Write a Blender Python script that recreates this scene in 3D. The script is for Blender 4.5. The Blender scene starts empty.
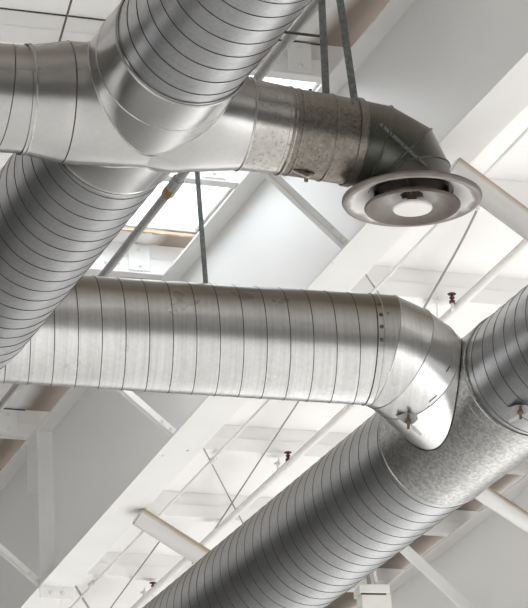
import bpy, math, random
from math import sin, cos, tan, pi, radians, sqrt, atan2
from mathutils import Vector, Matrix
random.seed(7)
S = bpy.context.scene
COL = S.collection

# ------------------------------------------------------------------ camera
FPX, PITCH, ROLL = 3300.0, radians(20), 0.04
CAM = Vector((0, 0, 1.6))
FW = Vector((0, cos(PITCH), sin(PITCH)))
U0 = Vector((0, -sin(PITCH), cos(PITCH)))
X0 = Vector((1, 0, 0))
# rolled image axes
RX = X0 * cos(ROLL) - U0 * sin(ROLL)
UP = X0 * sin(ROLL) + U0 * cos(ROLL)

def ray(x, y):
    return FW + RX * ((x - 264) / FPX) + UP * (-(y - 304) / FPX)
def at(x, y, z):
    return CAM + ray(x, y) * z

cd = bpy.data.cameras.new('camera')
cam = bpy.data.objects.new('camera', cd)
COL.objects.link(cam)
cam.matrix_world = Matrix(((RX.x, UP.x, -FW.x, CAM.x), (RX.y, UP.y, -FW.y, CAM.y), (RX.z, UP.z, -FW.z, CAM.z), (0, 0, 0, 1)))
cd.sensor_fit = 'VERTICAL'
cd.sensor_height = 36.0
cd.lens = 36.0 * FPX / 608.0
cd.clip_end = 500
S.camera = cam

# roof frame: R runs down the roof along the rafters, P along the purlins, N is the roof normal
R = ray(-1000, 1680).normalized()
P = Vector((R.y, -R.x, 0)).normalized()
N = P.cross(R).normalized()
D0 = P.dot(ray(300, 250) * 18)
T = ray(165, 272); T = CAM + T * (D0 / P.dot(T))
MB = Matrix(((R.x, P.x, N.x, T.x), (R.y, P.y, N.y, T.y), (R.z, P.z, N.z, T.z), (0, 0, 0, 1)))
MBI = MB.inverted()
def on_roof(x, y, n=0.0):
    r = ray(x, y); return CAM + r * ((N.dot(T - CAM) + n) / N.dot(r))
def on_web(x, y, p=0.0):
    r = ray(x, y); return CAM + r * ((D0 + p) / P.dot(r))
def on_t(x, y, t):
    r = ray(x, y); return CAM + r * ((R.dot(T - CAM) + t) / R.dot(r))
def loc(v): return MBI @ v
def G(t, p, n): return MB @ Vector((t, p, n))

# ------------------------------------------------------------------ materials
def newmat(name):
    m = bpy.data.materials.new(name); m.use_nodes = True
    nt = m.node_tree; b = nt.nodes['Principled BSDF']
    return m, nt, b
def ramp(nt, fac, stops):
    r = nt.nodes.new('ShaderNodeValToRGB')
    el = r.color_ramp.elements
    while len(el) < len(stops): el.new(0.5)
    for e, (p, c) in zip(el, stops):
        e.position = p; e.color = (c[0], c[1], c[2], 1) if isinstance(c, tuple) else (c, c, c, 1)
    nt.links.new(fac, r.inputs[0]); return r.outputs[0]
def noise(nt, scale, detail=3, vec=None, rough=0.55):
    n = nt.nodes.new('ShaderNodeTexNoise'); n.inputs['Scale'].default_value = scale
    n.inputs['Detail'].default_value = detail; n.inputs['Roughness'].default_value = rough
    if vec is not None: nt.links.new(vec, n.inputs['Vector'])
    return n.outputs['Fac']
def objco(nt, sc=(1, 1, 1)):
    t = nt.nodes.new('ShaderNodeTexCoord'); m = nt.nodes.new('ShaderNodeMapping')
    m.inputs['Scale'].default_value = sc
    nt.links.new(t.outputs['Object'], m.inputs['Vector']); return m.outputs['Vector']
def mixc(nt, fac, a, b, mode='MIX'):
    m = nt.nodes.new('ShaderNodeMix'); m.data_type = 'RGBA'; m.blend_type = mode
    for sock, v in ((m.inputs[0], fac), (m.inputs[6], a), (m.inputs[7], b)):
        if isinstance(v, (int, float)): sock.default_value = v
        elif isinstance(v, tuple): sock.default_value = (*v, 1)
        else: nt.links.new(v, sock)
    return m.outputs[2]
def bump(nt, b, h, strength=0.2, dist=0.002):
    bp = nt.nodes.new('ShaderNodeBump'); bp.inputs['Strength'].default_value = strength
    bp.inputs['Distance'].default_value = dist
    nt.links.new(h, bp.inputs['Height']); nt.links.new(bp.outputs[0], b.inputs['Normal'])

def paint(name, col, rough=0.55, var=0.04, scale=3.0):
    m, nt, b = newmat(name)
    v = objco(nt)
    c1 = tuple(max(0, x * (1 - var)) for x in col); c2 = tuple(min(1, x * (1 + var)) for x in col)
    nt.links.new(ramp(nt, noise(nt, scale, 5, v), [(0.3, c1), (0.7, c2)]), b.inputs['Base Color'])
    b.inputs['Roughness'].default_value = rough
    return m

def galv(name, base, rough, spangle=0.10, dust=0.5, streak=1.0, speck=0.0, metal=1.0, axis=0.0, brush=0.0):
    m, nt, b = newmat(name)
    v = objco(nt)
    vo = nt.nodes.new('ShaderNodeTexVoronoi'); vo.inputs['Scale'].default_value = 75
    nt.links.new(v, vo.inputs['Vector'])
    sp = ramp(nt, vo.outputs['Color'], [(0.2, 1 - spangle), (0.8, 1.0)])
    big = ramp(nt, noise(nt, 2.4, 6, v), [(0.3, 0.90), (0.7, 1.0)])
    c = mixc(nt, 1.0, base, sp, 'MULTIPLY'); c = mixc(nt, 1.0, c, big, 'MULTIPLY')
    rot = nt.nodes.new('ShaderNodeVectorRotate'); rot.rotation_type = 'Z_AXIS'; rot.inputs['Angle'].default_value = -radians(axis)
    nt.links.new(v, rot.inputs['Vector'])
    mp = nt.nodes.new('ShaderNodeMapping'); mp.inputs['Scale'].default_value = (70, 1.5, 1.5)
    nt.links.new(rot.outputs[0], mp.inputs['Vector'])
    br = noise(nt, 1.0, 4, mp.outputs[0], 0.6)
    if brush: c = mixc(nt, 1.0, c, ramp(nt, br, [(0.35, 1 - brush), (0.65, 1.0)]), 'MULTIPLY')
    # settled dust lies on the upward side of the duct
    g = nt.nodes.new('ShaderNodeNewGeometry'); sx = nt.nodes.new('ShaderNodeSeparateXYZ')
    nt.links.new(g.outputs['Normal'], sx.inputs[0])
    nz = nt.nodes.new('ShaderNodeMath'); nz.operation = 'MULTIPLY_ADD'; nz.inputs[1].default_value = 0.16
    nt.links.new(noise(nt, 4, 3, v), nz.inputs[0]); nt.links.new(sx.outputs['Z'], nz.inputs[2])
    dm = ramp(nt, nz.outputs[0], [(0.06, 0.0), (0.62, dust)])
    c = mixc(nt, dm, c, (0.14, 0.110, 0.078))
    if speck > 0:
        s1 = ramp(nt, noise(nt, 75, 4, v, 0.7), [(0.55, 0.0), (0.62, speck)])
        s2 = ramp(nt, noise(nt, 6, 4, v), [(0.40, 0.35), (0.65, 1.0)])
        mm = nt.nodes.new('ShaderNodeMath'); mm.operation = 'MULTIPLY'
        nt.links.new(s1, mm.inputs[0]); nt.links.new(s2, mm.inputs[1])
        c = mixc(nt, mm.outputs[0], c, (0.10, 0.075, 0.055))
    nt.links.new(c, b.inputs['Base Color'])
    mt = nt.nodes.new('ShaderNodeMapRange'); nt.links.new(dm, mt.inputs[0])
    mt.inputs[3].default_value = metal; mt.inputs[4].default_value = 0.0
    nt.links.new(mt.outputs[0], b.inputs['Metallic'])
    rr = nt.nodes.new('ShaderNodeMapRange'); nt.links.new(noise(nt, 5, 2, v), rr.inputs[0])
    rr.inputs[3].default_value = rough - 0.03; rr.inputs[4].default_value = rough + 0.04
    nt.links.new(rr.outputs[0], b.inputs['Roughness'])
    if streak > .25: bump(nt, b, noise(nt, 4.0, 0.5, v), min(1, 0.25 * streak), 0.02)
    return m

M = {}
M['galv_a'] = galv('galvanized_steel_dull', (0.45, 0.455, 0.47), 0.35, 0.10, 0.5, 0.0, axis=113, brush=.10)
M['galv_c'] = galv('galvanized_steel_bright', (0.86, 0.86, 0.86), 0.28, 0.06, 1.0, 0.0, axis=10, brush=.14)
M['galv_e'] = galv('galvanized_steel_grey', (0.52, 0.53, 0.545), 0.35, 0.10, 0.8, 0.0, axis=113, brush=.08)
M['galv_f'] = galv('galvanized_steel_spangled', (0.58, 0.58, 0.57), 0.36, 0.36, 0.5, 0.4)
M['fit'] = galv('galvanized_fitting_steel', (0.58, 0.575, 0.57), 0.24, 0.04, 0.9, 2.4)
M['rusty'] = galv('weathered_duct_steel', (0.28, 0.255, 0.225), 0.34, 0.25, 0.7, 1.5, 0.85)
M['dark_gore'] = galv('darkened_elbow_steel', (0.12, 0.125, 0.11), 0.36, 0.10, 0.75, 1.0, 0.2)
M['fit_dark'] = galv('dull_collar_steel', (0.44, 0.44, 0.44), 0.24, 0.04, 0.6, 2.0)
M['fit_speck'] = galv('speckled_fitting_steel', (0.60, 0.585, 0.56), 0.24, 0.15, 0.75, 2.0, 0.6)
M['seam'] = galv('seam_groove_grime', (0.07, 0.065, 0.06), 0.5, 0.1, 0.2, 0.2)
M['bead'] = galv('rolled_bead_steel', (0.50, 0.49, 0.47), 0.33, 0.1, 0.5, 0.2)
M['strap'] = galv('hanger_strap_steel', (0.30, 0.31, 0.32), 0.45, 0.3, 0.1, 0.3)
M['conduit'] = galv('conduit_steel', (0.42, 0.42, 0.42), 0.55, 0.1, 0.3, 0.2, metal=.5)
M['brass'] = galv('aged_brass', (0.42, 0.31, 0.13), 0.35, 0.1, 0.1, 0.3)
M['screw'] = paint('rusty_screw', (0.09, 0.06, 0.045), 0.5, 0.2)
M['bolt'] = paint('painted_bolt', (0.80, 0.79, 0.76), 0.4, 0.03)
M['white'] = paint('white_steel_paint', (0.86, 0.855, 0.84), 0.5, 0.02)
M['web'] = paint('greyed_white_web_paint', (0.88, 0.875, 0.865), 0.45, 0.02, 0.8)
M['purlin'] = paint('off_white_purlin_paint', (0.90, 0.895, 0.885), 0.5, 0.02)
M['pipe'] = paint('cream_pipe_paint', (0.82, 0.80, 0.77), 0.45, 0.03)
M['wire'] = paint('grey_wire', (0.32, 0.31, 0.29), 0.5, 0.1)
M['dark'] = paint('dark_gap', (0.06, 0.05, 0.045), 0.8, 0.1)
M['maroon'] = paint('dark_red_sprinkler', (0.10, 0.022, 0.020), 0.4, 0.1)
M['curb'] = paint('brown_curb_wood', (0.30, 0.22, 0.16), 0.8, 0.35, 6)
M['rim'] = paint('torn_insulation_edge', (0.62, 0.46, 0.34), 0.85, 0.25, 9)
M['reveal'] = paint('pale_blue_reveal', (0.72, 0.80, 0.84), 0.6, 0.03)
M['box'] = paint('white_plastic_box', (0.86, 0.85, 0.82), 0.4, 0.02)
M['plug'] = paint('white_diffuser_plug', (0.70, 0.68, 0.66), 0.45, 0.02)

def dusty_paint(name, col, dust):
    m, nt, b = newmat(name)
    g = nt.nodes.new('ShaderNodeNewGeometry'); sx = nt.nodes.new('ShaderNodeSeparateXYZ')
    nt.links.new(g.outputs['Normal'], sx.inputs[0])
    nz = nt.nodes.new('ShaderNodeMath'); nz.operation = 'MULTIPLY_ADD'; nz.inputs[1].default_value = 0.4
    nt.links.new(noise(nt, 7, 4, objco(nt)), nz.inputs[0]); nt.links.new(sx.outputs['Z'], nz.inputs[2])
    nt.links.new(mixc(nt, ramp(nt, nz.outputs[0], [(0.25, 0.0), (0.70, 1.0)]), col, dust), b.inputs['Base Color'])
    b.inputs['Roughness'].default_value = 0.4
    return m
M['pipe'] = dusty_paint('cream_pipe_paint_with_dust', (0.86, 0.85, 0.83), (0.50, 0.38, 0.26))
M['strut'] = dusty_paint('cream_strut_paint_with_dust', (0.78, 0.77, 0.76), (0.45, 0.33, 0.22))

def deckmat():
    m, nt, b = newmat('white_roof_deck')
    v = objco(nt)
    sx = nt.nodes.new('ShaderNodeSeparateXYZ'); nt.links.new(v, sx.inputs[0])
    # brown strip in the deck colour along each rafter, 3.8 m apart
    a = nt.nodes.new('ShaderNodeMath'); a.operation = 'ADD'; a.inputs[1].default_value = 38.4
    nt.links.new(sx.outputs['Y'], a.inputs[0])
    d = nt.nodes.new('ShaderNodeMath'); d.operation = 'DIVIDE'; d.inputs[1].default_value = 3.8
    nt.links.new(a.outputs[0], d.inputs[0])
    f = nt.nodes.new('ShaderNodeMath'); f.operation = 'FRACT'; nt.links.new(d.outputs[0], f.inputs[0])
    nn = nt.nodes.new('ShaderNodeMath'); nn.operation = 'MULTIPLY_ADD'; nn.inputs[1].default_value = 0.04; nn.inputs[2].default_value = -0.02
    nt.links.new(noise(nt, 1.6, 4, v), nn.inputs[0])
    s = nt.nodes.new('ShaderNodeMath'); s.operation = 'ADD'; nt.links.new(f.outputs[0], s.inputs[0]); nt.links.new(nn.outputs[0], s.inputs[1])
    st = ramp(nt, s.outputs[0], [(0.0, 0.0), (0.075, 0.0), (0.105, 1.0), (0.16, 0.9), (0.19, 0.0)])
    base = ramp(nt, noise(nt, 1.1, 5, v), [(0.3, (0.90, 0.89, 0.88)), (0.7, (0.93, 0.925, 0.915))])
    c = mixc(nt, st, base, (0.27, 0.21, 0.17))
    nt.links.new(c, b.inputs['Base Color']); b.inputs['Roughness'].default_value = 0.6
    bump(nt, b, noise(nt, 2.2, 4, v), 0.3, 0.03)
    return m
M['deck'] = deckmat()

def diffmat(nm, stops):
    m, nt, b = newmat(nm)
    v = objco(nt)
    sx = nt.nodes.new('ShaderNodeSeparateXYZ'); nt.links.new(v, sx.inputs[0])
    cb = nt.nodes.new('ShaderNodeCombineXYZ'); nt.links.new(sx.outputs['X'], cb.inputs[0]); nt.links.new(sx.outputs['Y'], cb.inputs[1])
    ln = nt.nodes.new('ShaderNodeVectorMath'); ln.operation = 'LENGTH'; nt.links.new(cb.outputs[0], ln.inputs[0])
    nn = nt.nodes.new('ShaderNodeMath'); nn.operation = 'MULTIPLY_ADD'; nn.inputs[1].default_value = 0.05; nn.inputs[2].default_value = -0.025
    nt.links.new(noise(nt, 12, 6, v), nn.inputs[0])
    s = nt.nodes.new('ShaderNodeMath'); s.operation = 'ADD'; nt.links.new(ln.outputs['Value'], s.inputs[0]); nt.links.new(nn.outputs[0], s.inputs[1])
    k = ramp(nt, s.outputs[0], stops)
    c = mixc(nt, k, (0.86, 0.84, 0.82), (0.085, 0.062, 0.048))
    nt.links.new(c, b.inputs['Base Color']); b.inputs['Roughness'].default_value = 0.45; b.inputs['Specular IOR Level'].default_value = 0.3
    return m
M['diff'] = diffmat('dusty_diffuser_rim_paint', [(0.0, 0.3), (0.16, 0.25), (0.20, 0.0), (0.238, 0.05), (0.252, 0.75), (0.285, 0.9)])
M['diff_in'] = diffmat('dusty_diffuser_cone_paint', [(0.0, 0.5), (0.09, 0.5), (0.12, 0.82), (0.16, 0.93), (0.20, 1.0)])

# ------------------------------------------------------------------ builders
class MBld:
    def __init__(s): s.v = []; s.f = []; s.m = []
    def add(s, vs, fs, mi=0):
        o = len(s.v); s.v += [Vector(x) for x in vs]; s.f += [tuple(i + o for i in f) for f in fs]; s.m += [mi] * len(fs)
    def box(s, a, b, mi=0, M4=None):
        (x0, y0, z0), (x1, y1, z1) = a, b
        vs = [Vector(c) for c in ((x0,y0,z0),(x1,y0,z0),(x1,y1,z0),(x0,y1,z0),(x0,y0,z1),(x1,y0,z1),(x1,y1,z1),(x0,y1,z1))]
        if M4 is not None: vs = [M4 @ q for q in vs]
        s.add(vs, [(0,3,2,1),(4,5,6,7),(0,1,5,4),(1,2,6,5),(2,3,7,6),(3,0,4,7)], mi)
    def rings(s, rs, segs=48, mi=0, cap=True, closed_axis=False, mis=None):
        """rs: list of (centre, u, v, radius)"""
        vs = []; fs = []
        o = len(s.v)
        for c, u, w, r in rs:
            for k in range(segs):
                a = 2 * pi * k / segs
                vs.append(c + u * (r * cos(a)) + w * (r * sin(a)))
        n = len(rs)
        ms = []
        for i in range(n - 1):
            for k in range(segs):
                k2 = (k + 1) % segs
                fs.append((i * segs + k, i * segs + k2, (i + 1) * segs + k2, (i + 1) * segs + k)); ms.append(mis[i] if mis else mi)
        if cap:
            fs.append(tuple(reversed(range(segs)))); ms.append(mi)
            fs.append(tuple((n - 1) * segs + k for k in range(segs))); ms.append(mi)
        s.v += vs; s.f += [tuple(i + o for i in f) for f in fs]; s.m += ms
    def tube(s, pts, r, segs=12, mi=0, cap=True):
        pts = [Vector(p) for p in pts]; rs = []
        up = None
        for i, p in enumerate(pts):
            d = (pts[min(i + 1, len(pts) - 1)] - pts[max(i - 1, 0)]).normalized()
            if up is None:
                up = d.orthogonal().normalized()
            up = (up - d * up.dot(d)).normalized()
            rad = r[i] if isinstance(r, (list, tuple)) else r
            rs.append((p, up, d.cross(up), rad))
        s.rings(rs, segs, mi, cap)
    def build(s, name, mats, parent=None, frame=None, smooth=True, world=False, bevel=0):
        me = bpy.data.meshes.new(name)
        vs = s.v
        inv = None
        if world and parent is not None: inv = parent.matrix_basis.inverted(); 
        if inv is not None: vs = [inv @ q for q in vs]
        me.from_pydata([tuple(q) for q in vs], [], s.f)
        if not isinstance(mats, (list, tuple)): mats = [mats]
        for m in mats: me.materials.append(M[m] if isinstance(m, str) else m)
        me.polygons.foreach_set('material_index', s.m)
        if smooth:
            me.polygons.foreach_set('use_smooth', [True] * len(me.polygons))
            try: me.set_sharp_from_angle(angle=radians(32))
            except Exception: pass
        me.update()
        o = bpy.data.objects.new(name, me); COL.objects.link(o)
        if parent is not None: o.parent = parent
        if frame is not None: o.matrix_basis = frame
        if bevel:
            bv = o.modifiers.new('bevel', 'BEVEL'); bv.width = bevel; bv.segments = 2; bv.limit_method = 'ANGLE'
        return o

def thing(name, label, cat, where=None, frame=None, group=None):
    o = bpy.data.objects.new(name, None); COL.objects.link(o); o.empty_display_size = 0.1
    if frame is not None: o.matrix_basis = frame
    if where is not None: o.location = where
    o['label'] = label; o['category'] = cat
    if group: o['group'] = group
    return o
def tag(o, label, cat, group=None):
    o['label'] = label; o['category'] = cat
    if group: o['group'] = group
    return o
def struct(o): o['kind'] = 'structure'; return o
def frame_at(t, p, n):
    m = MB.copy(); m.translation = G(t, p, n); return m

def uw(d):
    d = d.normalized(); u = Vector((0, 0, 1)); u = (u - d * u.dot(d))
    if u.length < 1e-3: u = Vector((1, 0, 0)) - d * d.x
    u.normalize(); return u, d.cross(u)

def spiral(P0, P1, r0, r1, pitch, hand=1, h=0.004, segs=96, phase=0.0, sw=0.017):
    """a helically seamed tube from P0 to P1"""
    b = MBld(); d = (P1 - P0); L = d.length; d.normalize(); u, w = uw(d)
    prof = [(0.0, 0, 1), (0.008, h * .5, 1), (sw, h * .5, 1), (sw + .010, -h * .2, 1), (sw + .018, 0, 0)]
    rows = []
    n0 = -2; n1 = int(L / pitch) + 2
    for k in range(n0, n1 + 1):
        for fr, dr, mi in prof: rows.append(((k + fr + phase) * pitch, dr, mi))
    vs = []; ms = []; fs = []
    for (s0, dr, mi) in rows:
        for k in range(segs + 1):
            a = 2 * pi * k / segs * hand
            s = s0 + pitch * k / segs
            s = min(max(s, 0), L); r = r0 + (r1 - r0) * s / L + dr
            vs.append(P0 + d * s + u * (r * cos(a)) + w * (r * sin(a)))
    W = segs + 1
    for i in range(len(rows) - 1):
        for k in range(segs):
            q = (i * W + k, i * W + k + 1, (i + 1) * W + k + 1, (i + 1) * W + k)
            if (vs[q[0]] - vs[q[3]]).length < 1e-7 and (vs[q[1]] - vs[q[2]]).length < 1e-7: continue
            fs.append(q if hand > 0 else q[::-1]); ms.append(rows[i][2])
    b.v = vs; b.f = fs; b.m = ms
    return b

def lathe(P0, axis, prof, segs=96, mi=0, cap=False, mis=None):
    """prof: list of (s, r)"""
    b = MBld(); u, w = uw(axis); a = axis.normalized()
    b.rings([(P0 + a * s, u, w, r) for s, r in prof], segs, mi, cap, mis=mis)
    return b
def bead(b, c, axis, r, rad=0.004, segs=96, mi=0):
    u, w = uw(axis); a = axis.normalized()
    rr = []
    for k in range(9):
        th = pi * k / 8
        rr.append((c + a * (-rad * cos(th)), u, w, r + rad * sin(th)))
    b.rings(rr, segs, mi, False)
def dome(b, c, nrm, r, h=None, mi=0, segs=10):
    u, w = uw(nrm); n = nrm.normalized(); h = h or r * 0.6
    b.rings([(c - n * 0.002, u, w, r), (c + n * h * .4, u, w, r), (c + n * h * .85, u, w, r * .7), (c + n * h, u, w, r * .2)], segs, mi, True)

VIEWDIR = FW
def toward(px0, z0, px1, tau):
    """3-D end points of an axis drawn from px0 to px1 that recedes at angle tau from the image plane"""
    d = sqrt((px1[0] - px0[0]) ** 2 + (px1[1] - px0[1]) ** 2)
    z1 = z0 * (1 + tan(radians(tau)) * d / FPX)
    return at(*px0, z0), at(*px1, z1)
def px_r(w, z): return w * z / FPX

# ------------------------------------------------------------------ hall shell
b = MBld(); b.box((-34, -22, 0), (24, 42, -0.2)) ; 
floor = struct(b.build('floor', paint('pale_concrete_floor', (0.74, 0.735, 0.72), 0.6, 0.04, 0.5), smooth=False))

# deck with skylight holes (local frame t, p, n)
SK = []   # (t0,t1,p0,p1)
qa = loc(on_roof(197, 236, 0.2)); qb = loc(on_roof(222, 183, 0.2)); qc = loc(on_roof(290, 78, 0.2)); qd = loc(on_roof(258, 77, 0.2))
print('SKY', qa, qb, qc, qd, loc(on_roof(140, 231, 0.2)))
pr = qa.y + 0.0
SK.append((-1.22, qa.x, pr - 1.05, pr)); SK.append((-2.68, -1.5, pr - 1.05, pr)); 
ts = sorted({-8.5, 14.0} | {q for s in SK for q in s[:2]}); ps = [-14.0, pr - 1.05, pr, 12.0]
b = MBld()
for i in range(len(ts) - 1):
    for j in range(3):
        t0, t1 = ts[i], ts[i + 1]
        if j == 1 and any(abs(s[0] - t0) < 1e-6 for s in SK): continue
        b.box((t0, ps[j], 0.2), (t1, ps[j + 1], 0.34))
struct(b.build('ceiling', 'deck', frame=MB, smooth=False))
for i, (t0, t1, p0, p1) in enumerate(SK[:2]):
    w = thing('window_%d' % (i + 1), 'roof skylight opening beside the first rafter', 'skylight', frame=frame_at((t0 + t1) / 2, (p0 + p1) / 2, 0.2))
    struct(w)
    hw, hp = (t1 - t0) / 2, (p1 - p0) / 2
    b = MBld()
    for a, c in (((-hw, -hp, -.005), (-hw + .02, hp, .3)), ((hw - .02, -hp, .02), (hw, hp, .3)), ((-hw, -hp, .0), (hw, -hp + .02, .3)), ((-hw, hp - .02, 0.03), (hw, hp, .3))): b.box(a, c)
    b.build('reveal', 'reveal', w, smooth=False)
    b = MBld()
    n = 26
    for k in range(n):   # ragged wooden curb on the rafter side and torn edge at the low end
        x0 = -hw + 2 * hw * k / n; x1 = -hw + 2 * hw * (k + 1) / n
        b.box((x0, hp - .005, -.012 - random.random() * .008), (x1, hp + .05 + random.random() * .02, .02))
    b.build('curb_edge', 'curb', w, smooth=False)
    b = MBld()
    for k in range(n):
        y0 = -hp + 2 * hp * k / n; y1 = -hp + 2 * hp * (k + 1) / n
        b.box((hw - .005, y0, -.004 - random.random() * .005), (hw + .01 + random.random() * .015, y1, .01))
    b.build('torn_edge', 'rim', w, smooth=False)

b = MBld(); b.box((-34, -14, .2), (-8.5, 12, .34)); struct(b.build('ceiling', paint('darkened_unseen_ceiling', (0.20, 0.19, 0.18), 0.7, 0.03), frame=MB, smooth=False))  # unseen rear ceiling, made dark to deepen what the ducts reflect
# walls of the hall, outside the picture; the long sides have window bands
wm = paint('hall_wall_paint', (0.22, 0.215, 0.21), 0.7, 0.03)
def wall(name, boxes):
    b = MBld()
    for a, c in boxes: b.box(a, c)
    fr = MB.copy(); fr.translation = Vector((T.x, T.y, 0))
    fr = Matrix.Translation((T.x, T.y, 0)) @ Matrix.Rotation(atan2(R.y, R.x), 4, 'Z')
    struct(b.build(name, wm, frame=fr, smooth=False))
# in this frame x = along R, y = -P
wall('wall_left', [((-34, 14.0, 0), (14, 14.2, 10.2))])
wall('wall_right', [((-34, -12.2, 0), (14, -12.0, 10.2))])
wall('wall_back', [((-34.2, -12, 0), (-34, 14, 10.2))])
wall('wall_front', [((14, -12, 0), (14.2, 14, 10.2))])

# ------------------------------------------------------------------ rafters
pts = [loc(on_web(x, y)) for x, y in ((-12, 646), (30, 597), (210, 395), (441, 142), (528, 52))]
prof = [(q.x, q.z) for q in pts]
sl = (prof[0][1] - prof[1][1]) / (prof[0][0] - prof[1][0])
prof = [(12.5, prof[0][1] + sl * .5 * (12.5 - prof[0][0]))] + prof + [(-12.0, prof[-1][1])]
prof.sort(); print('RAFT', prof)
def rafter(p0, label, lower=True):
    r = thing('rafter', label, 'steel beam', frame=frame_at(0, p0, 0), group=None)
    b = MBld(); b.box((-12.0, 0, -.018), (12.5, .24, 0)); b.build('top_flange', 'white', r, bevel=.003, smooth=False)
    b = MBld()
    for (ta, na), (tb, nb) in zip(prof, prof[1:]):
        b.add([(ta, .114, na + .01), (tb, .114, nb + .01), (tb, .114, -.01), (ta, .114, -.01), (ta, .126, na + .01), (tb, .126, nb + .01), (tb, .126, -.01), (ta, .126, -.01)],
              [(0, 1, 2, 3), (7, 6, 5, 4)])
    b.build('web', 'web', r, smooth=False)
    b = MBld()
    for (ta, na), (tb, nb) in zip(prof, prof[1:]):
        b.add([(ta, 0, na), (tb, 0, nb), (tb, .24, nb), (ta, .24, na), (ta, 0, na + .018), (tb, 0, nb + .018), (tb, .24, nb + .018), (ta, .24, na + .018)],
              [(0, 3, 2, 1), (4, 5, 6, 7), (0, 1, 5, 4), (2, 3, 7, 6)])
    b.build('bottom_flange', 'white', r, smooth=False)
    return r
def nbot(t):
    for (ta, na), (tb, nb) in zip(prof, prof[1:]):
        if ta <= t <= tb: return na + (nb - na) * (t - ta) / (tb - ta)
    return prof[0][1]
raf1 = rafter(0, 'white steel rafter crossing the middle, its wide bottom flange behind the round diffuser')
q2 = loc(on_roof(448, 535.5)); p2 = q2.y; print('P2', p2)
raf2 = rafter(p2, 'white steel rafter at lower right, grey web below the large diagonal duct')
# stiffener + end plate + bolts on the first
tsf = loc(on_web(46, 500, .06)).x; print('tsf', tsf)
b = MBld(); b.box((tsf - .006, .005, nbot(tsf) + .018), (tsf + .006, .114, -.25)); b.box((tsf - .006, .005, -.25), (tsf + .006, .114, -.02))
b.build('stiffener', 'purlin', raf1, smooth=False)
b = MBld(); tc = loc(on_web(32, 460, .06)).x; b.box((tc - .005, .02, -.37), (tc + .005, .112, -.02)); b.build('stiffener', 'purlin', raf1, smooth=False)
b = MBld(); nb_ = nbot(tsf); b.box((tsf - .008, 0, nb_ - .085), (tsf + .008, .24, nb_)); pl = b.build('end_plate', 'purlin', raf1, smooth=False, bevel=.002)
for pp in (.08, .16):
    b = MBld(); dome(b, Vector((tsf - .008, pp, nb_ - .042)), Vector((-1, 0, 0)), .018, .014); b.build('bolt', 'bolt', pl)
def lbolt(par, t, p, n, nrm, r=.013, h=None):
    b = MBld(); dome(b, Vector((t, p, n)), Vector(nrm), r, h); b.build('bolt', 'bolt', par)
for (x, y) in ((155, 446), (163, 455), (188, 449), (333, 263), (172, 437)):
    q = loc(on_web(x, y, 0)); 
    r_ = ray(x, y); 
    # find the point on the underside of the flange
    tt = q.x; nb0 = nbot(tt)
    k = (loc(CAM).z - nb0); dl = MBI.to_3x3() @ r_; s = -k / dl.z; v = loc(CAM) + dl * s
    if 0 < v.y < .24: lbolt(raf1, v.x, v.y, nbot(v.x), (0, 0, -1), .009, .008)

# knee braces from purlins to the bottom flange
def knee(xa, ya, xb, yb, label, raf, p_off, n_top=0.05, w=.05, grp='angle braces on the first rafter'):
    """a: upper end near purlin, b: on flange left edge"""
    B = loc(on_web(xb, yb, p_off)); 
    A = loc(on_t(xa, ya, B.x))
    d = (A - B).normalized()
    side = Vector((1, 0, 0)); nn = d.cross(side).normalized()
    t = thing('knee_brace', label, 'steel brace', frame=frame_at(B.x, B.y, B.z), group=grp)
    L = (A - B).length
    b = MBld()
    for off0, off1, s0, s1 in ((0, .004, 0, w), (0, w * .8, 0, .004)):
        vs = []
        for dist in (-.02, L):
            for o_, s_ in ((off0, s0), (off1, s0), (off1, s1), (off0, s1)):
                vs.append(d * dist + nn * o_ + side * (s_ - w))
        b.add(vs, [(0, 1, 2, 3), (7, 6, 5, 4), (0, 4, 5, 1), (1, 5, 6, 2), (2, 6, 7, 3), (3, 7, 4, 0)])
    b.build('angle_bar', 'purlin', t, smooth=False)
    for q in (.03, .10):
        b = MBld(); dome(b, d * q + side * (-w) + nn * .02, Vector((-1, 0, 0)), .011, .01); b.build('bolt', 'bolt', t)
knee(250, 163, 340, 248, 'white angle brace on the first rafter between the upper duct and middle duct', raf1, .0)
knee(84, 362, 170, 437, 'white angle brace on the first rafter, coming out below the middle duct', raf1, .0)
knee(-55, 505, 37, 587, 'white angle brace in the lower left corner of the picture', raf1, .0)

# flat brace on rafter 2
A_, B_ = None, None
B_ = loc(on_web(480, 622, p2)); A_ = loc(on_t(401, 548, B_.x))
d = A_ - B_; L = d.length; d.normalize(); nn = d.cross(Vector((1, 0, 0))).normalized()
t = thing('knee_brace', 'wide flat white brace on the lower right rafter below the diagonal duct', 'steel brace', frame=frame_at(B_.x, B_.y, B_.z))
b = MBld(); vs = []
for dist in (0, L):
    for o_, s_ in ((-.045, 0), (.045, 0), (.045, -.012), (-.045, -.012)): vs.append(d * dist + nn * o_ + Vector((s_ - .02, 0, 0)))
b.add(vs, [(0, 1, 2, 3), (7, 6, 5, 4), (0, 4, 5, 1), (1, 5, 6, 2), (2, 6, 7, 3), (3, 7, 4, 0)])
b.build('flat_bar', 'white', t, smooth=False)
b = MBld(); dome(b, d * (L - .06) + Vector((-.032, 0, 0)), Vector((-1, 0, 0)), .014, .01); b.build('bolt', 'bolt', t)

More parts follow.
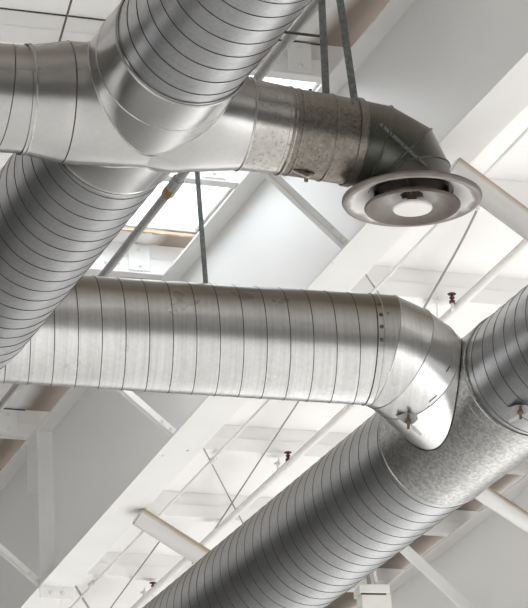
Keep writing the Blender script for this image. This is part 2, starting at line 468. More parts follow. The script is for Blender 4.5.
# ------------------------------------------------------------------ purlins
tp = [-5.83, -4.33, -2.825, -1.376, .06, 1.58, 3.094, 4.592, 6.135]
plab = {-5.83: None, -4.33: 'grey white purlin at the top left behind the left branch duct',
        -2.825: 'white purlin at the top with a bolted lap plate, above the brown duct',
        -1.376: 'white purlin just below the brown duct at the upper end of the skylight',
        .06: 'white purlin with bolt heads between the skylight and the middle duct',
        1.58: 'white purlin passing behind the middle duct and its elbow',
        3.094: 'white purlin just below the middle duct, its lapped end at the left frame edge',
        4.592: 'second white purlin below the middle duct, above the round strut',
        6.135: 'third white purlin below the middle duct, below the round strut'
        }
for k, t0 in enumerate(tp):
    if plab[t0] is None: continue
    o = thing('purlin', plab[t0], 'roof purlin', frame=frame_at(t0, 0, 0), group='white purlins under the roof deck')
    p0, p1 = -9.0, 9.0
    b = MBld()
    pr_ = [(0, .199), (.07, .199), (.07, .193), (.004, .193), (.004, .006), (.066, .006), (.066, .022), (.07, .022), (.07, 0), (0, 0)]
    n = len(pr_)
    b.add([(x, p0, z) for x, z in pr_] + [(x, p1, z) for x, z in pr_], [(i, (i + 1) % n, n + (i + 1) % n, n + i) for i in range(n)])
    b.build('channel', 'purlin', o, smooth=False)
    b = MBld(); b.box((-.004, p0, .192), (.0, -.02, .1995)); b.build('gap_shade_strip', 'dark' if t0 in (-4.33, -2.825, 3.094) else 'purlin', o, smooth=False)  # on some purlins this strip paints the shaded gap under the deck dark
    # the lower lapped channel
    b = MBld()
    pr_ = [(-.012, .095), (-.010, .100), (.0, .100), (.0, -.001), (-.012, -.001)]
    n = len(pr_)
    b.add([(x, p0, z) for x, z in pr_] + [(x, p1, z) for x, z in pr_], [(i, (i + 1) % n, n + (i + 1) % n, n + i) for i in range(n)])
    b.build('lower_lip', 'purlin', o, smooth=False)
    if t0 < 4:
        for rp in (0.0, p2):
            b = MBld(); b.box((-.022, rp - .22, .012), (-.014, rp - .08, .186)); lp = b.build('lap_plate', 'purlin', o, smooth=False, bevel=.003)
            for nn_ in (.045, .15):
                b = MBld(); dome(b, Vector((-.022, rp - .15, nn_)), Vector((-1, 0, 0)), .014, .012); b.build('bolt', 'bolt', lp)
            for j in range(4):
                b = MBld(); dome(b, Vector((-.016, rp - .28 - j * .085, .05)), Vector((-1, 0, 0)), .009, .008); b.build('bolt', 'bolt', o)

# ------------------------------------------------------------------ sprinkler pipe, conduits and rods
def roof_line(pa, pb, n): return on_roof(*pa, n), on_roof(*pb, n)
A, B = roof_line((560, 211), (110, 631), -.10)
def rod(name, label, cat, pts, r, mat, segs=12, group=None):
    c = sum(pts, Vector()) / len(pts)
    b = MBld(); b.tube([p - pts[0] for p in pts], r, segs)
    o = b.build(name, mat); o.location = pts[0]
    return tag(o, label, cat, group)
sp = thing('sprinkler_pipe', 'white sprinkler pipe running diagonally between the diffuser and large diagonal duct', 'pipe', where=A)
b = MBld(); b.tube([A, A.lerp(B, .5), B], .026, 20); b.build('pipe_run', 'pipe', sp, world=True)
def head(x, y, lab):
    # a sprinkler head on a short riser, standing clear of the pipe
    base = on_roof(x, y + 7, -.10)
    q = on_roof(x, y, -.06)
    t = thing('fire_sprinkler', lab, 'sprinkler', where=q, group='dark red sprinkler heads')
    k = .0062
    b = MBld(); z = Vector((0, 0, 1))
    b.rings([(q - z * .075, X0, Vector((0, 1, 0)), .011), (q - z * .03, X0, Vector((0, 1, 0)), .011)], 12); b.build('riser', 'pipe', t, world=True)
    b = MBld()
    def rg(l): b.rings([(q + z * h_, X0, Vector((0, 1, 0)), r_) for h_, r_ in l], 14)
    rg([(-.030, .019), (-.012, .019), (-.010, .011), (.0, .010), (.004, .017), (.014, .016), (.018, .008), (.030, .008)])
    b.build('body', 'maroon', t, world=True)
    b = MBld(); rg([(.030, .026), (.034, .028), (.037, .024), (.038, .008)]); b.build('deflector', 'maroon', t, world=True)
head(452, 299, 'dark red sprinkler head beside the valley where the ducts meet')
head(288, 457, 'dark red sprinkler head above the diagonal duct, below the middle duct')
head(153, 587, 'dark red sprinkler head near the bottom edge, left of the diagonal duct')
def hook(x, y, lab, ln=.13):
    a = on_roof(x, y, -.02); z = Vector((0, 0, 1))
    t = thing('pipe_hanger', lab, 'pipe hanger', where=a, group='white pipe hangers on the sprinkler pipe')
    b = MBld(); b.tube([a, a - z * ln * .5 + P * .004, a - z * ln], .004, 8); b.build('hanger_rod', 'bolt', t, world=True)
    b = MBld(); b.box((-.022, -.012, -.006), (.022, .012, .006), M4=Matrix.Translation(a - z * .02)); b.tube([a + z * .02 + P * .012, a - z * .02 + P * .012], .005, 8)
    b.build('beam_clamp', 'bolt', t, world=True)
hook(436, 299, 'small white pipe hanger rod beside the sprinkler head at the elbow')
hook(277, 461, 'small white pipe hanger rod left of the middle sprinkler head')
hook(143, 590, 'small white pipe hanger rod left of the lowest sprinkler head', .10)

A, B = roof_line((545, 112), (60, 619), -.03)
cn = thing('thin_conduit', 'thin white conduit running along the right side of the first rafter', 'conduit', where=A)
b = MBld(); b.tube([A, A.lerp(B, .5), B], .011, 10); b.build('conduit_run', 'pipe', cn, world=True)
for x, y in ((213, 460), (91, 584)):
    q = on_roof(x, y, -.03); b = MBld(); b.tube([q - R * .045, q + R * .045], .019, 12); b.build('coupling', 'bolt', cn, world=True)

def brace_rod(a, c, lab, r=.0055):
    rod('bracing_rod', lab, 'bracing rod', [on_roof(*a, -.015), on_roof(*c, -.015)], r, 'wire', 8, 'thin bracing rods under the deck')
brace_rod((204, 449), (262, 560), 'thin grey rod starting at the rafter flange below the middle duct, sloping down right')
brace_rod((308, 387), (192, 564), 'long thin grey rod from the middle duct down to the end of the round strut')
brace_rod((168, 530), (104, 617), 'thin grey rod from the round strut to the bottom edge')
brace_rod((75, 585), (97, 622), 'short thick grey rod at the bottom edge beside the bolted end plate', .010)
brace_rod((364, 272), (390, 310), 'short thin grey rod behind the top of the elbow')
pa = on_roof(478, 208, -.02); pb = on_roof(423, 310, -.02)
pts = []
for k in range(13):
    u = k / 12; q = pa.lerp(pb, u); q.z -= .03 * sin(pi * u) * (1 - u); pts.append(q)
w = thing('hanging_wire', 'slack grey wire hanging below right edge of the round diffuser', 'wire', where=pa)
b = MBld(); b.tube(pts, .0075, 8); b.build('cable', 'wire', w, world=True)
b = MBld(); b.tube([pa + Vector((0, 0, .03)), pa - Vector((0, 0, .015))], .013, 8); b.build('hook', 'bolt', w, world=True)

# round struts lying in planes across the rafters
def strut(name, lab, xa, ya, xb, yb, t, r, cat='steel strut', collar=True):
    A = on_t(xa, ya, t); B = on_t(xb, yb, t)
    o = thing(name, lab, cat, where=A, group='round steel struts')
    d = (B - A).normalized(); u, w_ = uw(d)
    b = MBld(); b.rings([(A, u, w_, r), (B, u, w_, r)], 40); b.build('pipe_body', 'strut', o, world=True)
    if collar:
        b = MBld(); b.rings([(A - d * .002, u, w_, r * .82), (A - d * .006, u, w_, r * .8)], 28); b.build('end_cap', 'purlin', o, world=True)
    return o
def t_flange(x, y):
    dl = MBI.to_3x3() @ ray(x, y); c = loc(CAM); s = (-1.12 - c.z) / dl.z; return (c + dl * s).x
tA = t_flange(133, 512); tB = t_flange(462, 166); print('strut t', tA, tB)
t3 = min((k_ * .05 for k_ in range(-80, 120)), key=lambda q_: abs(loc(on_t(600, 570, q_)).y - (p2 - .1)))
print('t3', t3)
strut('round_strut', 'short cream round strut from the first rafter to the diagonal duct, lower left', 138, 516, 226, 572, tA, .064)
strut('round_strut', 'cream round strut leaving the first rafter to the right of the diffuser', 452, 168, 595, 275, tB, .066)
strut('round_strut', 'cream round strut at the right edge, below the duct junction', 470, 485, 600, 570, t3, .060)

# steel conduit in front of the skylight
A, B = at(345, -32, 15.6), at(-12, 423, 19.4)
Zm = 17.2
# parallel to the roof slope through a chosen point
q0 = at(190, 165, 17.0); k0 = Vector(R)
A = q0 - k0 * 3.2; B = q0 + k0 * 4.6
st = thing('steel_conduit', 'dull steel conduit passing behind the ducts and in front of the skylight', 'conduit', where=A)
b = MBld(); b.tube([A, B], .024, 16); b.build('conduit_run', 'conduit', st, world=True)
qq = at(172, 187, 17.0)
q1 = q0 + k0 * ((qq - q0).dot(k0))
# choose the point on the pipe that projects nearest to the coupling
best = min((((q0 + k0 * s * .01) for s in range(-100, 400))), key=lambda v: abs((v - CAM).dot(UP) / (v - CAM).dot(FW) * FPX + (187 - 304)))
u, w_ = uw(k0)
b = MBld(); b.rings([(best - k0 * .11, u, w_, .03), (best - k0 * .10, u, w_, .034), (best + k0 * .0, u, w_, .034), (best + k0 * .01, u, w_, .03)], 8); cp = b.build('coupling', 'conduit', st, world=True)
b = MBld(); b.rings([(best + k0 * .01, u, w_, .033), (best + k0 * .07, u, w_, .036), (best + k0 * .10, u, w_, .03)], 8); b.build('brass_nut', 'brass', cp, )
bo = COL.objects['brass_nut'] if 'brass_nut' in COL.objects else None
bo.data.transform(Matrix.Translation(-A))

# ------------------------------------------------------------------ hanger straps
def strap(lab, pts, w, segs_mat='strap', holes=True, band=None):
    o = thing('hanger_strap', lab, 'duct hanger', where=pts[0], group='steel hanger straps')
    b = MBld()
    for a, c in zip(pts, pts[1:]):
        d = (c - a).normalized(); s = d.cross(FW).normalized(); n_ = s.cross(d).normalized()
        vs = []
        for q in (a, c):
            for x, y in ((-w / 2, -.0015), (w / 2, -.0015), (w / 2, .0015), (-w / 2, .0015)): vs.append(q + s * x + n_ * y)
        b.add(vs, [(0, 3, 2, 1), (4, 5, 6, 7), (0, 1, 5, 4), (1, 2, 6, 5), (2, 3, 7, 6), (3, 0, 4, 7)])
    b.build('strap_band', segs_mat, o, world=True, smooth=False)
    return o
ZC = 15.0; ZB = 13.0

# ------------------------------------------------------------------ duct A: the big straight diagonal duct
axA0, axA1 = (188, 47), (-60, 330)
TA = 61
ZA = 12.85
a_up, a_dn = toward((191, 32), 12.50, (-45, 336), TA)
dA = (a_dn - a_up).normalized()
def onaxis(p0, d, x, y):
    # point on a 3-D line whose picture is nearest to a given pixel
    best = None
    for i in range(-3000, 5000):
        v = p0 + d * (i * .001); c = v - CAM; z = c.dot(FW)
        X = 264 + FPX * c.dot(RX) / z; Y = 304 - FPX * c.dot(UP) / z
        e = (X - x) ** 2 + (Y - y) ** 2
        if best is None or e < best[0]: best = (e, v)
    return best[1]
A_end = a_up - dA * 3.5
A_ring = onaxis(a_up, dA, 184, 40)
A_x = onaxis(a_up, dA, 143, 93)
A_low = onaxis(a_up, dA, 114, 131)
rU, rF, rL = .273, .288, .274
ductA = thing('spiral_duct', 'largest dark spiral duct running from top centre to left edge, in front of others', 'air duct', where=A_x)
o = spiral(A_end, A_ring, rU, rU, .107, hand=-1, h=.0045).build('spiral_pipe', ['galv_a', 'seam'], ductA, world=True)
o['label'] = 'narrower upper spiral pipe'
b = lathe(A_ring, dA, [(-.02, rU + .003), (0, rU + .004), (.02, rU + .006), (.10, rU + .010), (.20, rF - .002), (.26, rF), ((A_low - A_ring).length, rL + .006)])
fitA = b.build('collar', 'fit_dark', ductA, world=True)
b = MBld(); bead(b, A_ring, dA, rU + .004, .006); bead(b, A_ring + dA * .20, dA, rF - .003, .003); b.build('rolled_bead', 'bead', fitA); 
bpy.data.objects['rolled_bead'].data.transform(Matrix.Translation(-A_x))
spiral(A_low, a_dn + dA * 1.6, rL, rL, .107, hand=-1, h=.004).build('spiral_pipe', ['galv_a', 'seam'], ductA, world=True)
b = MBld(); bead(b, A_low, dA, rL, .008); b.build('rolled_bead', 'seam', ductA, world=True)
# junction of lower pipe is closed by a plate ring
b = lathe(A_low, dA, [(-.03, rL + .003), (-.01, rL + .008), (.02, rL + .005), (.022, rL - .004)]); b.build('joint_ring', 'fit', ductA, world=True)

# ------------------------------------------------------------------ duct B: the horizontal branch
zx = (A_x - CAM).dot(FW)
b_l, b_r = at(-40, 95, zx * (1 - tan(radians(15)) * 188 / FPX)), at(148, 108, zx)
dBl = (b_r - b_l).normalized()
rB0, rB1 = px_r(54.5, 12.8), px_r(61, zx)
ductBl = thing('branch_duct', 'left stub duct with bright tapered joint leaving the left frame edge', 'air duct', where=b_l)
pJ = onaxis(b_l, dBl, 26, 99); pK = onaxis(b_l, dBl, 64, 101)
spiral(b_l - dBl * 2.0, pJ, rB0, rB0, .11, hand=-1, h=.004).build('spiral_pipe', ['fit', 'seam'], ductBl, world=True)
LK = (pK - pJ).length; LX = (b_r - pJ).length
dBr = (at(372, 145.5, zx * (1 + tan(radians(15)) * 224 / FPX)) - b_r).normalized()
mit = (dBl + dBr).normalized()
b = lathe(pJ, dBl, [(-.015, rB0 + .006), (0, rB0 + .006), (.012, rB0 + .004), (LK, rB1), (LK + .05, rB1 + .001), (LX, rB1)])
for i_ in range(len(b.v) - 96, len(b.v)):
    b.v[i_] = b.v[i_] + dBl * ((b_r - b.v[i_]).dot(mit) / dBl.dot(mit))
rd = b.build('reducer', 'fit', ductBl, world=True)
b = MBld(); bead(b, pJ, dBl, rB0 + .005, .004); bead(b, pK, dBl, rB1 - .001, .0028, mi=1); b.build('rolled_bead', ['bead', 'seam'], ductBl, world=True)
def ring_screws(par, c, axis, r, degs, size=.007, mat='screw', hh=None):
    u, w_ = uw(axis)
    for dg in degs:
        a = radians(dg); nrm = u * cos(a) + w_ * sin(a)
        b = MBld(); dome(b, c + nrm * r, nrm, size, hh); b.build('screw', mat, par, world=True)
def ang_of(axis, px, py, c):
    u, w_ = uw(axis); z = (c - CAM).dot(FW); v = at(px, py, z) - c
    return math.degrees(atan2(v.dot(w_), v.dot(u)))
# right branch
e_r = (372, 145.5)
b_x = at(*e_r, zx * (1 + tan(radians(15)) * 224 / FPX))
b_x0 = b_r.copy()
dBr = (b_x - b_x0).normalized()
rB2 = px_r(43.5, 13.1)
ductBr = thing('branch_duct', 'brown speckled duct with mitred elbow leading to the round diffuser', 'air duct', where=b_x0)
q0_ = onaxis(b_x0, dBr, 243, 126); q1_ = onaxis(b_x0, dBr, 283, 132)
Ls = (q0_ - b_x0).length; Le = (q1_ - b_x0).length
b = lathe(b_x0, dBr, [(0, rB1), (Ls * .3, rB1), (Ls, px_r(47, 13.05))])
for i_ in range(96):
    b.v[i_] = b.v[i_] + dBr * ((b_r - b.v[i_]).dot(mit) / dBr.dot(mit))
cone = b.build('reducer', M['fit'], ductBr, world=True)
b = lathe(b_x0, dBr, [(Ls, px_r(47, 13.05)), (Ls + .02, px_r(46.5, 13.05)), (Le - .01, rB2 + .004), (Le + .01, rB2 + .003)])
b.build('speckled_reducer', 'fit_speck', ductBr, world=True)['label'] = 'speckled short reducer'
b = MBld(); bead(b, q0_, dBr, px_r(47, 13.05), .005)
b.build('rolled_bead', 'bead', ductBr, world=True)
# rusty pipe segments
PB0 = q1_; PB1 = onaxis(b_x0, dBr, 356, 144)
b = MBld()
Lp = (PB1 - PB0).length
b2 = lathe(PB0, dBr, [(-.02, rB2 + .005), (-.01, rB2 + .002), (0, rB2 + .002), (Lp, rB2)]); pipeB = b2.build('duct_pipe', 'rusty', ductBr, world=True)
for i, s in enumerate((.0, .035, .175, .30)):
    b = MBld(); bead(b, PB0 + dBr * s, dBr, rB2 + .001, .0045 if i else .007); b.build('rolled_bead', 'rusty', ductBr, world=True)
# elbow gores
z0 = (PB1 - CAM).dot(FW)
ctr = [PB1, at(376, 147, z0 + .02), at(399, 160, z0 + .03), at(408, 178, z0 + .02), at(410.5, 192, z0 - .02)]
down = Vector((0, 0, -1))
dirs = [dBr, dBr, (ctr[2] - ctr[1]).normalized(), (ctr[3] - ctr[2]).normalized(), down]
cs = [ctr[0], ctr[1], ctr[2], ctr[3], ctr[4]]
def gore(name, par, cA, nA, cB, nB, ax, r, mat, segs=64, rb=None):
    """tube piece along ax, cut by planes (cA,nA) and (cB,nB)"""
    u, w_ = uw(ax); b = MBld(); vs = []
    for c, n_ in ((cA, nA), (cB, nB)):
        for k in range(segs):
            a = 2 * pi * k / segs; o_ = cA + (u * cos(a) + w_ * sin(a)) * r
            s = (c - o_).dot(n_) / ax.dot(n_); vs.append(o_ + ax * s)
    b.add(vs, [(k, (k + 1) % segs, segs + (k + 1) % segs, segs + k) for k in range(segs)])
    return b
def elbow(par, cs, first_dir, last_dir, r, mat, seam_mat, seam_r=.005, name='elbow_gore'):
    ax = [(cs[i + 1] - cs[i]).normalized() for i in range(len(cs) - 1)]
    nrm = [first_dir] + [(ax[i] + ax[i + 1]).normalized() for i in range(len(ax) - 1)] + [last_dir]
    for i, a in enumerate(ax):
        g = gore(name, par, cs[i], nrm[i], cs[i + 1], nrm[i + 1], a, r, mat).build(name, mat, par, world=True)
        # welded seam line round the mitre
        u, w_ = uw(a); pts = []
        for k in range(65):
            an = 2 * pi * k / 64; o_ = cs[i] + (u * cos(an) + w_ * sin(an)) * r
            pts.append(o_ + a * ((cs[i + 1] - o_).dot(nrm[i + 1]) / a.dot(nrm[i + 1])))
        if i < len(ax):
            b = MBld(); b.tube(pts, seam_r, 8, cap=False)
            b.build('seam_bead', seam_mat, par, world=True)
elb = elbow(ductBr, cs, dBr, down, rB2 * .995, 'dark_gore', 'dark_gore', .005)

# seams where the collar saddles onto the branch
def saddle(par, C0, dc, r, X, dx, rx, near, rad=.004, mat='seam', half=None):
    """curve where cylinder (C0,dc,r) meets cylinder (X,dx,rx)"""
    u, w_ = uw(dc); pts = []
    for k in range(121):
        a = 2 * pi * k / 120; p = C0 + (u * cos(a) + w_ * sin(a)) * r - X
        # |(p + s dc) perp dx| = rx
        pp = p - dx * p.dot(dx); dd = dc - dx * dc.dot(dx)
        A2 = dd.dot(dd); B2 = 2 * pp.dot(dd); C2 = pp.dot(pp) - rx * rx
        disc = B2 * B2 - 4 * A2 * C2
        if disc < 0: disc = 0
        s = (-B2 + (-1 if near else 1) * sqrt(disc)) / (2 * A2)
        pts.append(p + dc * s + X)
    b = MBld(); b.tube(pts, rad, 8, cap=False); b.build('saddle_seam', mat, par, world=True)
saddle(ductA, A_x, dA, rF, b_r, dBl, rB1, True, .0035, 'bead')
saddle(ductA, A_x, dA, rF, b_r, dBl, rB1, False, .0035, 'bead')

# damper handle on the brown duct
def perp_px(c, axis, px, py):
    z = (c - CAM).dot(FW); return at(px, py, z)
hb = thing('volume_damper', 'rusty damper rod with wing handle through the brown duct', 'damper handle', where=onaxis(b_x0, dBr, 308, 136))
cB = onaxis(b_x0, dBr, 308, 136); ub = (Vector((0, 0, 1)) - dBr * dBr.z).normalized()
b = MBld(); b.tube([cB + ub * (rB2 - .01), cB + ub * (rB2 + .028)], .007, 8); b.build('rod_end', 'screw', hb, world=True)
b = MBld(); b.tube([cB - ub * (rB2 - .01), cB - ub * (rB2 + .03)], .008, 8); b.build('rod_end', 'screw', hb, world=True)
b = MBld(); q = cB - ub * (rB2 + .006) - FW * .02
b.tube([q - dBr * .09 + ub * .05, q - dBr * .05 + ub * .012, q, q + dBr * .012], [.006, .010, .014, .008], 10); b.tube([q - dBr * .03 + ub * .004, q + dBr * .03 + ub * .01], .007, 8); b.build('wing_handle', 'rusty', hb, world=True)
hb['category'] = 'damper handle'

# ------------------------------------------------------------------ round diffuser
zD = 13.15
dc_ = at(412, 199.5, zD - .02)
rD = px_r(70.5, zD)
df = thing('round_diffuser', 'dusty white round ceiling diffuser with nested rings below the brown duct elbow', 'air diffuser', where=dc_)
zz = Vector((0, 0, 1))
def ldf(name, prof_, mat, segs=96, cap=False):
    b = MBld(); b.rings([(zz * h_, Vector((1, 0, 0)), Vector((0, 1, 0)), r_) for r_, h_ in prof_], segs, 0, cap); return b.build(name, mat, df)
ldf('outer_ring', [(.150, .052), (.160, .040), (.178, .030), (.203, .020), (.228, .006), (.245, -.006), (.262, -.013), (.274, -.010), (.280, 0), (.279, .008), (.270, .014), (.250, .012), (.225, .018), (.195, .030), (.165, .046), (.156, .054)], 'diff')
ldf('neck', [(.150, .03), (.150, .06)], 'dark_gore')
ldf('inner_ring', [(.045, .020), (.085, .006), (.115, .0), (.140, -.010), (.165, -.028), (.180, -.037), (.188, -.038), (.192, -.032), (.190, -.026), (.165, -.016), (.14, .002), (.11, .014), (.06, .034)], 'diff_in')
ldf('center_plug', [(.002, -.046), (.06, -.046), (.076, -.044), (.080, -.038), (.078, -.030), (.06, -.024), (.002, -.02)], 'plug')
b = MBld(); b.tube([zz * -.03, zz * .05], .02, 12)
for a in range(3):
    an = radians(20 + a * 120); v = Vector((cos(an), sin(an), 0))
    b.tube([v * .02 + zz * .015, v * .148 + zz * .045], .005, 8)
b.build('support_spider', 'screw', df)
ldf('damper_plate', [(.003, .058), (.148, .058)], 'dark')

# ------------------------------------------------------------------ duct C: middle horizontal duct
c0, c1 = toward((-30, 324.5), 15.08, (368, 349.5), 10)
dC = (c1 - c0).normalized(); rC = .2600
ductC = thing('spiral_duct', 'bright horizontal spiral duct across the middle ending in a mitred elbow', 'air duct', where=c0)
c_end = onaxis(c0 + dC * 1.0, dC, 366, 349.5)
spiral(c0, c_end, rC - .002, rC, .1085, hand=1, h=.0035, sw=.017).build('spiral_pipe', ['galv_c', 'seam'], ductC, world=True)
zc = (c_end - CAM).dot(FW)
ce = [c_end, at(381, 350.5, zc + .01), at(398, 358.2, 15.437), at(413, 369.4, 15.485), at(478.6, 431.7, 16.05)]
axl = (ce[4] - ce[3]).normalized()
elbow(ductC, ce, dC, axl, rC + .002, 'galv_c', 'bead', .003)
for s, rr in ((.0, .0028), (.03, .0035), ):
    b = MBld(); bead(b, c_end + dC * s, dC, rC + .001, rr); b.build('rolled_bead', 'bead' if s else 'seam', ductC, world=True)
for ypx in (305, 315, 327, 340):
    c = c_end + dC * .018; u, w_ = uw(dC)
    best = None
    for k in range(-900, 900, 5):
        a = radians(k / 10); n_ = -(w_ * cos(a)) + u * sin(a)
        if n_.dot(FW) > 0: n_ = (w_ * cos(a)) + u * sin(a)
        v = c + n_ * rC; cc = v - CAM; Y = 304 - FPX * cc.dot(UP) / cc.dot(FW)
        if best is None or abs(Y - ypx) < best[0]: best = (abs(Y - ypx), v, n_)
    b = MBld(); dome(b, best[1], best[2], .010, .012); b.build('rivet', 'screw', ductC, world=True)

# ------------------------------------------------------------------ duct E: lower diagonal duct
ZE = 16.05
e_c = at(450, 434, ZE)
e_dn = at(120, 695, ZE * (1 + tan(radians(60)) * 421 / FPX))
dE = (e_dn - e_c).normalized()
rE = px_r(64.5, ZE)
ductE = thing('spiral_duct', 'big diagonal spiral duct from bottom centre to right edge, below the elbow', 'air duct', where=e_c)
E_lo = onaxis(e_c, dE, 437, 444); E_hi = onaxis(e_c, dE, 524, 375)
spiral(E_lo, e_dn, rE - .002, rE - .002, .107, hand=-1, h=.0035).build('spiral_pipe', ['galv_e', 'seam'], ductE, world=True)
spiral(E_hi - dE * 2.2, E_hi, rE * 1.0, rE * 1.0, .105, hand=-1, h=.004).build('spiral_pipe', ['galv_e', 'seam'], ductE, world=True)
Lf = (E_lo - E_hi).length
b = lathe(E_hi, dE, [(-.02, rE + .004), (0, rE + .005), (Lf * .5, rE + .006), (Lf, rE + .004), (Lf + .01, rE + .004)])
b.build('tee_fitting', 'galv_f', ductE, world=True)
b = MBld(); bead(b, E_lo, dE, rE + .003, .005); bead(b, E_hi, dE, rE + .003, .005); bead(b, E_hi + dE * .06, dE, rE + .003, .003); b.build('rolled_bead', 'bead', ductE, world=True)
# saddle seam where the elbow meets the fitting
saddle(ductC, ce[3], axl, rC + .002, e_c, dE, rE + .006, True, .004, 'seam')

from mathutils.bvhtree import BVHTree
def bvh_of(root):
    vs = []; fs = []
    def walk(o):
        if o.type == 'MESH' and o.name.split('.')[0] not in ('rolled_bead', 'seam_bead', 'saddle_seam', 'rivet'):
            k = len(vs); L_ = root.location
            vs.extend([v.co + L_ for v in o.data.vertices]); fs.extend([tuple(i + k for i in p_.vertices) for p_ in o.data.polygons])
        for c_ in o.children: walk(c_)
    walk(root)
    return BVHTree.FromPolygons(vs, fs)
def surf(bv, x, y, lift=0.0):
    d_ = ray(x, y).normalized(); h = bv.ray_cast(CAM, d_)
    if h[0] is None: return None, None
    n_ = h[1] if h[1].dot(d_) < 0 else -h[1]
    return h[0] + n_ * lift, n_
bvB, bvC, bvE = bvh_of(ductBr), bvh_of(ductC), bvh_of(ductE)
def strip(par, bv, pa, pb, w, name, mat, steps=16, lift=.004):
    pts = []
    for k in range(steps + 1):
        u_ = k / steps; q, n_ = surf(bv, pa[0] + (pb[0] - pa[0]) * u_, pa[1] + (pb[1] - pa[1]) * u_, lift)
        if q is not None: pts.append((q, n_))
    b = MBld(); rows = []
    for i, (q, n_) in enumerate(pts):
        d_ = (pts[min(i + 1, len(pts) - 1)][0] - pts[max(i - 1, 0)][0]).normalized(); sd = d_.cross(n_).normalized() * (w / 2)
        rows.append((q - sd, q + sd, q + sd - n_ * .004, q - sd - n_ * .004))
    vs = [v for r_ in rows for v in r_]; fs = []
    for i in range(len(rows) - 1):
        for k in range(4): fs.append((i * 4 + k, i * 4 + (k + 1) % 4, i * 4 + 4 + (k + 1) % 4, i * 4 + 4 + k))
    fs += [(0, 1, 2, 3), tuple(len(vs) - 4 + k for k in (3, 2, 1, 0))]
    b.add(vs, fs); return b.build(name, mat, par, world=True, smooth=False)
strip(ductBr, bvB, (380, 124), (426, 166), .013, 'brace_strip', 'strap')
strip(ductBr, bvB, (398, 168), (426, 133), .009, 'brace_strip', 'dark_gore')
strip(ductBr, bvB, (385, 106), (362, 172), .008, 'brace_strip', 'dark_gore')
for x_, y_ in ((383, 127), (392, 135), (404, 146), (418, 159)):
    q, n_ = surf(bvB, x_, y_, .005); b = MBld(); dome(b, q, n_, .005, .004); b.build('rivet', 'screw', ductBr, world=True)
# rust scuffs on the bright elbow
for pa, pb in (((437, 395), (429, 402)), ((446, 372), (450, 366)), ((433, 405), (428, 407))):
    strip(ductC, bvC, pa, pb, .006, 'rust_scuff', 'screw', 5, .001)
# damper quadrants
def quadrant(lab, x, y, bv, sc=1.0, flip=1):
    c, _n = surf(bv, x, y); z = (c - CAM).dot(FW); c = at(x, y, z - .05); z -= .05; nrm = -FW
    o = thing('volume_damper', lab, 'damper handle', where=c, group='damper handles with bright wing plates')
    fr = Matrix.Translation(c) @ Matrix(((RX.x, UP.x, -FW.x, 0), (RX.y, UP.y, -FW.y, 0), (RX.z, UP.z, -FW.z, 0), (0, 0, 0, 1)))
    k = px_r(1, z) * sc
    def pl(pts, z0, z1, mat, nm):
        b = MBld(); n = len(pts)
        b.add([fr @ Vector((px * k, -py * k, z0)) for px, py in pts] + [fr @ Vector((px * k, -py * k, z1)) for px, py in pts],
              [tuple(range(n)), tuple(range(2 * n - 1, n - 1, -1))] + [(i, n + i, n + (i + 1) % n, (i + 1) % n) for i in range(n)])
        return b.build(nm, mat, o, world=True, smooth=False)
    pl([(-12, -5), (-3, -8), (8, -8), (10, -2), (5, 3), (-4, 2)], -.10, .012, 'conduit', 'bracket')
    pl([(-1.2, -7), (1.6, -7), (1.6, 8), (-1.2, 8)], .014, .030, 'screw', 'lever')
    pl([(1, 2), (4, 3), (14, 13), (12, 15), (4, 9)] if flip > 0 else [(-1, 2), (-4, 3), (-13, 9), (-12, 12), (-3, 8)], .014, .022, 'bead', 'wing')
    b = MBld(); dome(b, fr @ Vector((0, 0, .03)), nrm, 3.4 * k, 3.5 * k); b.build('wing_nut', 'screw', o, world=True)
quadrant('damper handle with bright wing on the underside of the middle duct elbow', 408, 421, bvC)
quadrant('damper handle on the diagonal duct fitting at the right frame edge', 520, 412, bvE, .9, -1)

# ------------------------------------------------------------------ straps
zs = (at(0, 0, 1) - CAM).dot(FW)
pC = onaxis(c0, dC, 206, 339); zpc = (pC - CAM).dot(FW)
# up from behind the middle duct to the roof
def upto(v, dx=0.0, roof_n=0.0):
    # follow the vertical up to the underside of the roof steel
    a = Vector((dx, 0, 1)); k = (N.dot(T - v) + roof_n) / N.dot(a); return v + a * k
s0 = at(207, 300, zpc + .12)
strap('dark flat strap hanging the middle duct, left of the brown duct', [upto(s0, -.04), s0], px_r(5, zpc))
s1 = at(327, 112, 13.25)
strap('left one of two long steel straps above the brown duct', [upto(s1, .0), s1], px_r(7.5, 13.1))
s2 = at(355, 104, 12.98); s3 = at(353, 125, 12.9)
topB = s2
tp_ = upto(s2, -.085)
o = strap('right one of two long steel straps, its end wrapped round the brown duct', [tp_, s2], px_r(7.5, 13.0))
# the wrapped part of the strap, lying on the duct
cw = onaxis(b_x0, dBr, 351, 143); u, w_ = uw(dBr)
b = MBld(); b.rings([(cw - dBr * .013, u, w_, rB2 + .004), (cw - dBr * .013, u, w_, rB2 + .008), (cw + dBr * .013, u, w_, rB2 + .008), (cw + dBr * .013, u, w_, rB2 + .004)], 64, 0, False)
b.build('wrap_band', 'rusty', o, world=True)

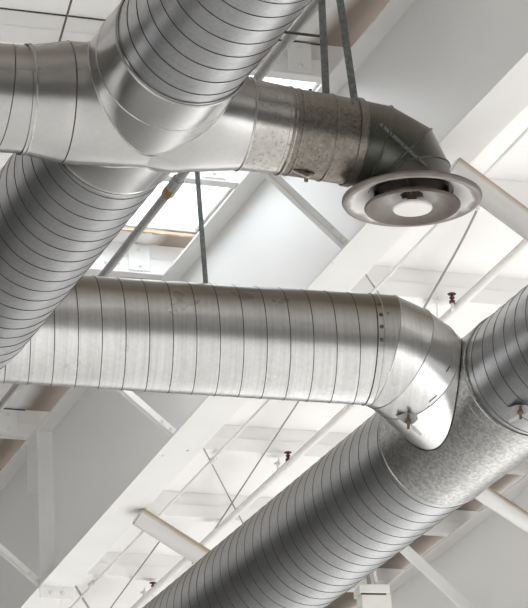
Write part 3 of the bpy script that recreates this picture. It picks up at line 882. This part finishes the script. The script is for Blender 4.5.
# ------------------------------------------------------------------ white box hanging by a cord under the diagonal duct
zj = 20.0
c = at(374, 601, zj)
jb = thing('junction_box', 'white box with two cords at the bottom edge, under the diagonal duct', 'electrical box', where=c)
fr = Matrix.Translation(c) @ Matrix.Rotation(radians(12), 4, 'Z')
k = px_r(1.25, zj)
b = MBld(); b.box((-12 * k, -.07, -16 * k), (12 * k, .07, 4 * k), M4=fr); b.build('housing', 'box', jb, world=True, smooth=False, bevel=.004)
b = MBld(); b.box((-14 * k, -.08, 4 * k), (11 * k, .08, 11 * k), M4=fr); b.build('lid', 'box', jb, world=True, smooth=False, bevel=.004)
b = MBld(); b.box((-12.2 * k, -.072, 2.6 * k), (8 * k, -.06, 4.0 * k), M4=fr); b.build('slot', 'screw', jb, world=True, smooth=False)
b = MBld(); b.tube([at(369, 593, zj), at(369, 583, zj), at(367, 572, zj), at(365, 552, zj)], .012, 8); b.build('cord', 'wire', jb, world=True)
b = MBld(); b.tube([at(376, 593, zj), at(376, 582, zj), at(374, 570, zj), at(374, 550, zj)], .010, 8); b.build('cord', 'box', jb, world=True)

# thin rod at top left
rod('bracing_rod', 'thin dark rod at the top left corner above the stub duct', 'bracing rod', [on_roof(75, -12, .02), on_roof(57, 50, .02)], .006, 'screw', 8, 'thin bracing rods under the deck')
rod('steel_pin', 'short dark steel pin sticking out beside the lap plate', 'steel pin', [at(279, 31.5, 15.5), at(322, 36.5, 15.5)], .007, 'dark', 8)

# ------------------------------------------------------------------ light
wd = bpy.data.worlds.new('world'); S.world = wd; wd.use_nodes = True
bg = wd.node_tree.nodes['Background']; bg.inputs['Color'].default_value = (0.97, 0.985, 1.0, 1); bg.inputs['Strength'].default_value = 6.0

def area(name, pos, aim, sx, sy, power, col=(1, 1, 1)):
    l = bpy.data.lights.new(name, 'AREA'); l.shape = 'RECTANGLE'; l.size = sx; l.size_y = sy; l.energy = power; l.color = col
    o = bpy.data.objects.new(name, l); COL.objects.link(o); o.location = pos
    o.rotation_euler = (aim).to_track_quat('-Z', 'Y').to_euler()
    return o
Rh = Vector((R.x, R.y, 0)).normalized()
def H(t, p, z): v = T + Rh * t + P * p; v.z = z; return v
for t_, p_ in [(t_, 8.0) for t_ in (-25, -19, -13, -7, -1, 5, 11)] + [(t_, -9.5) for t_ in (-25, -19, -13, -7)]:
    o = area('added_floor_fill', H(t_, p_, 8.2), Vector((0, 0, -1)), 1.2, 1.2, 690, (1, .998, .995)); o.data.spread = radians(120)  # unseen lights added to brighten the floor so it bounces light upward

S.view_settings.view_transform = 'Standard'; S.view_settings.look = 'None'
S.view_settings.exposure = -0.13; S.view_settings.gamma = 1.0; S.view_settings.use_curve_mapping = False
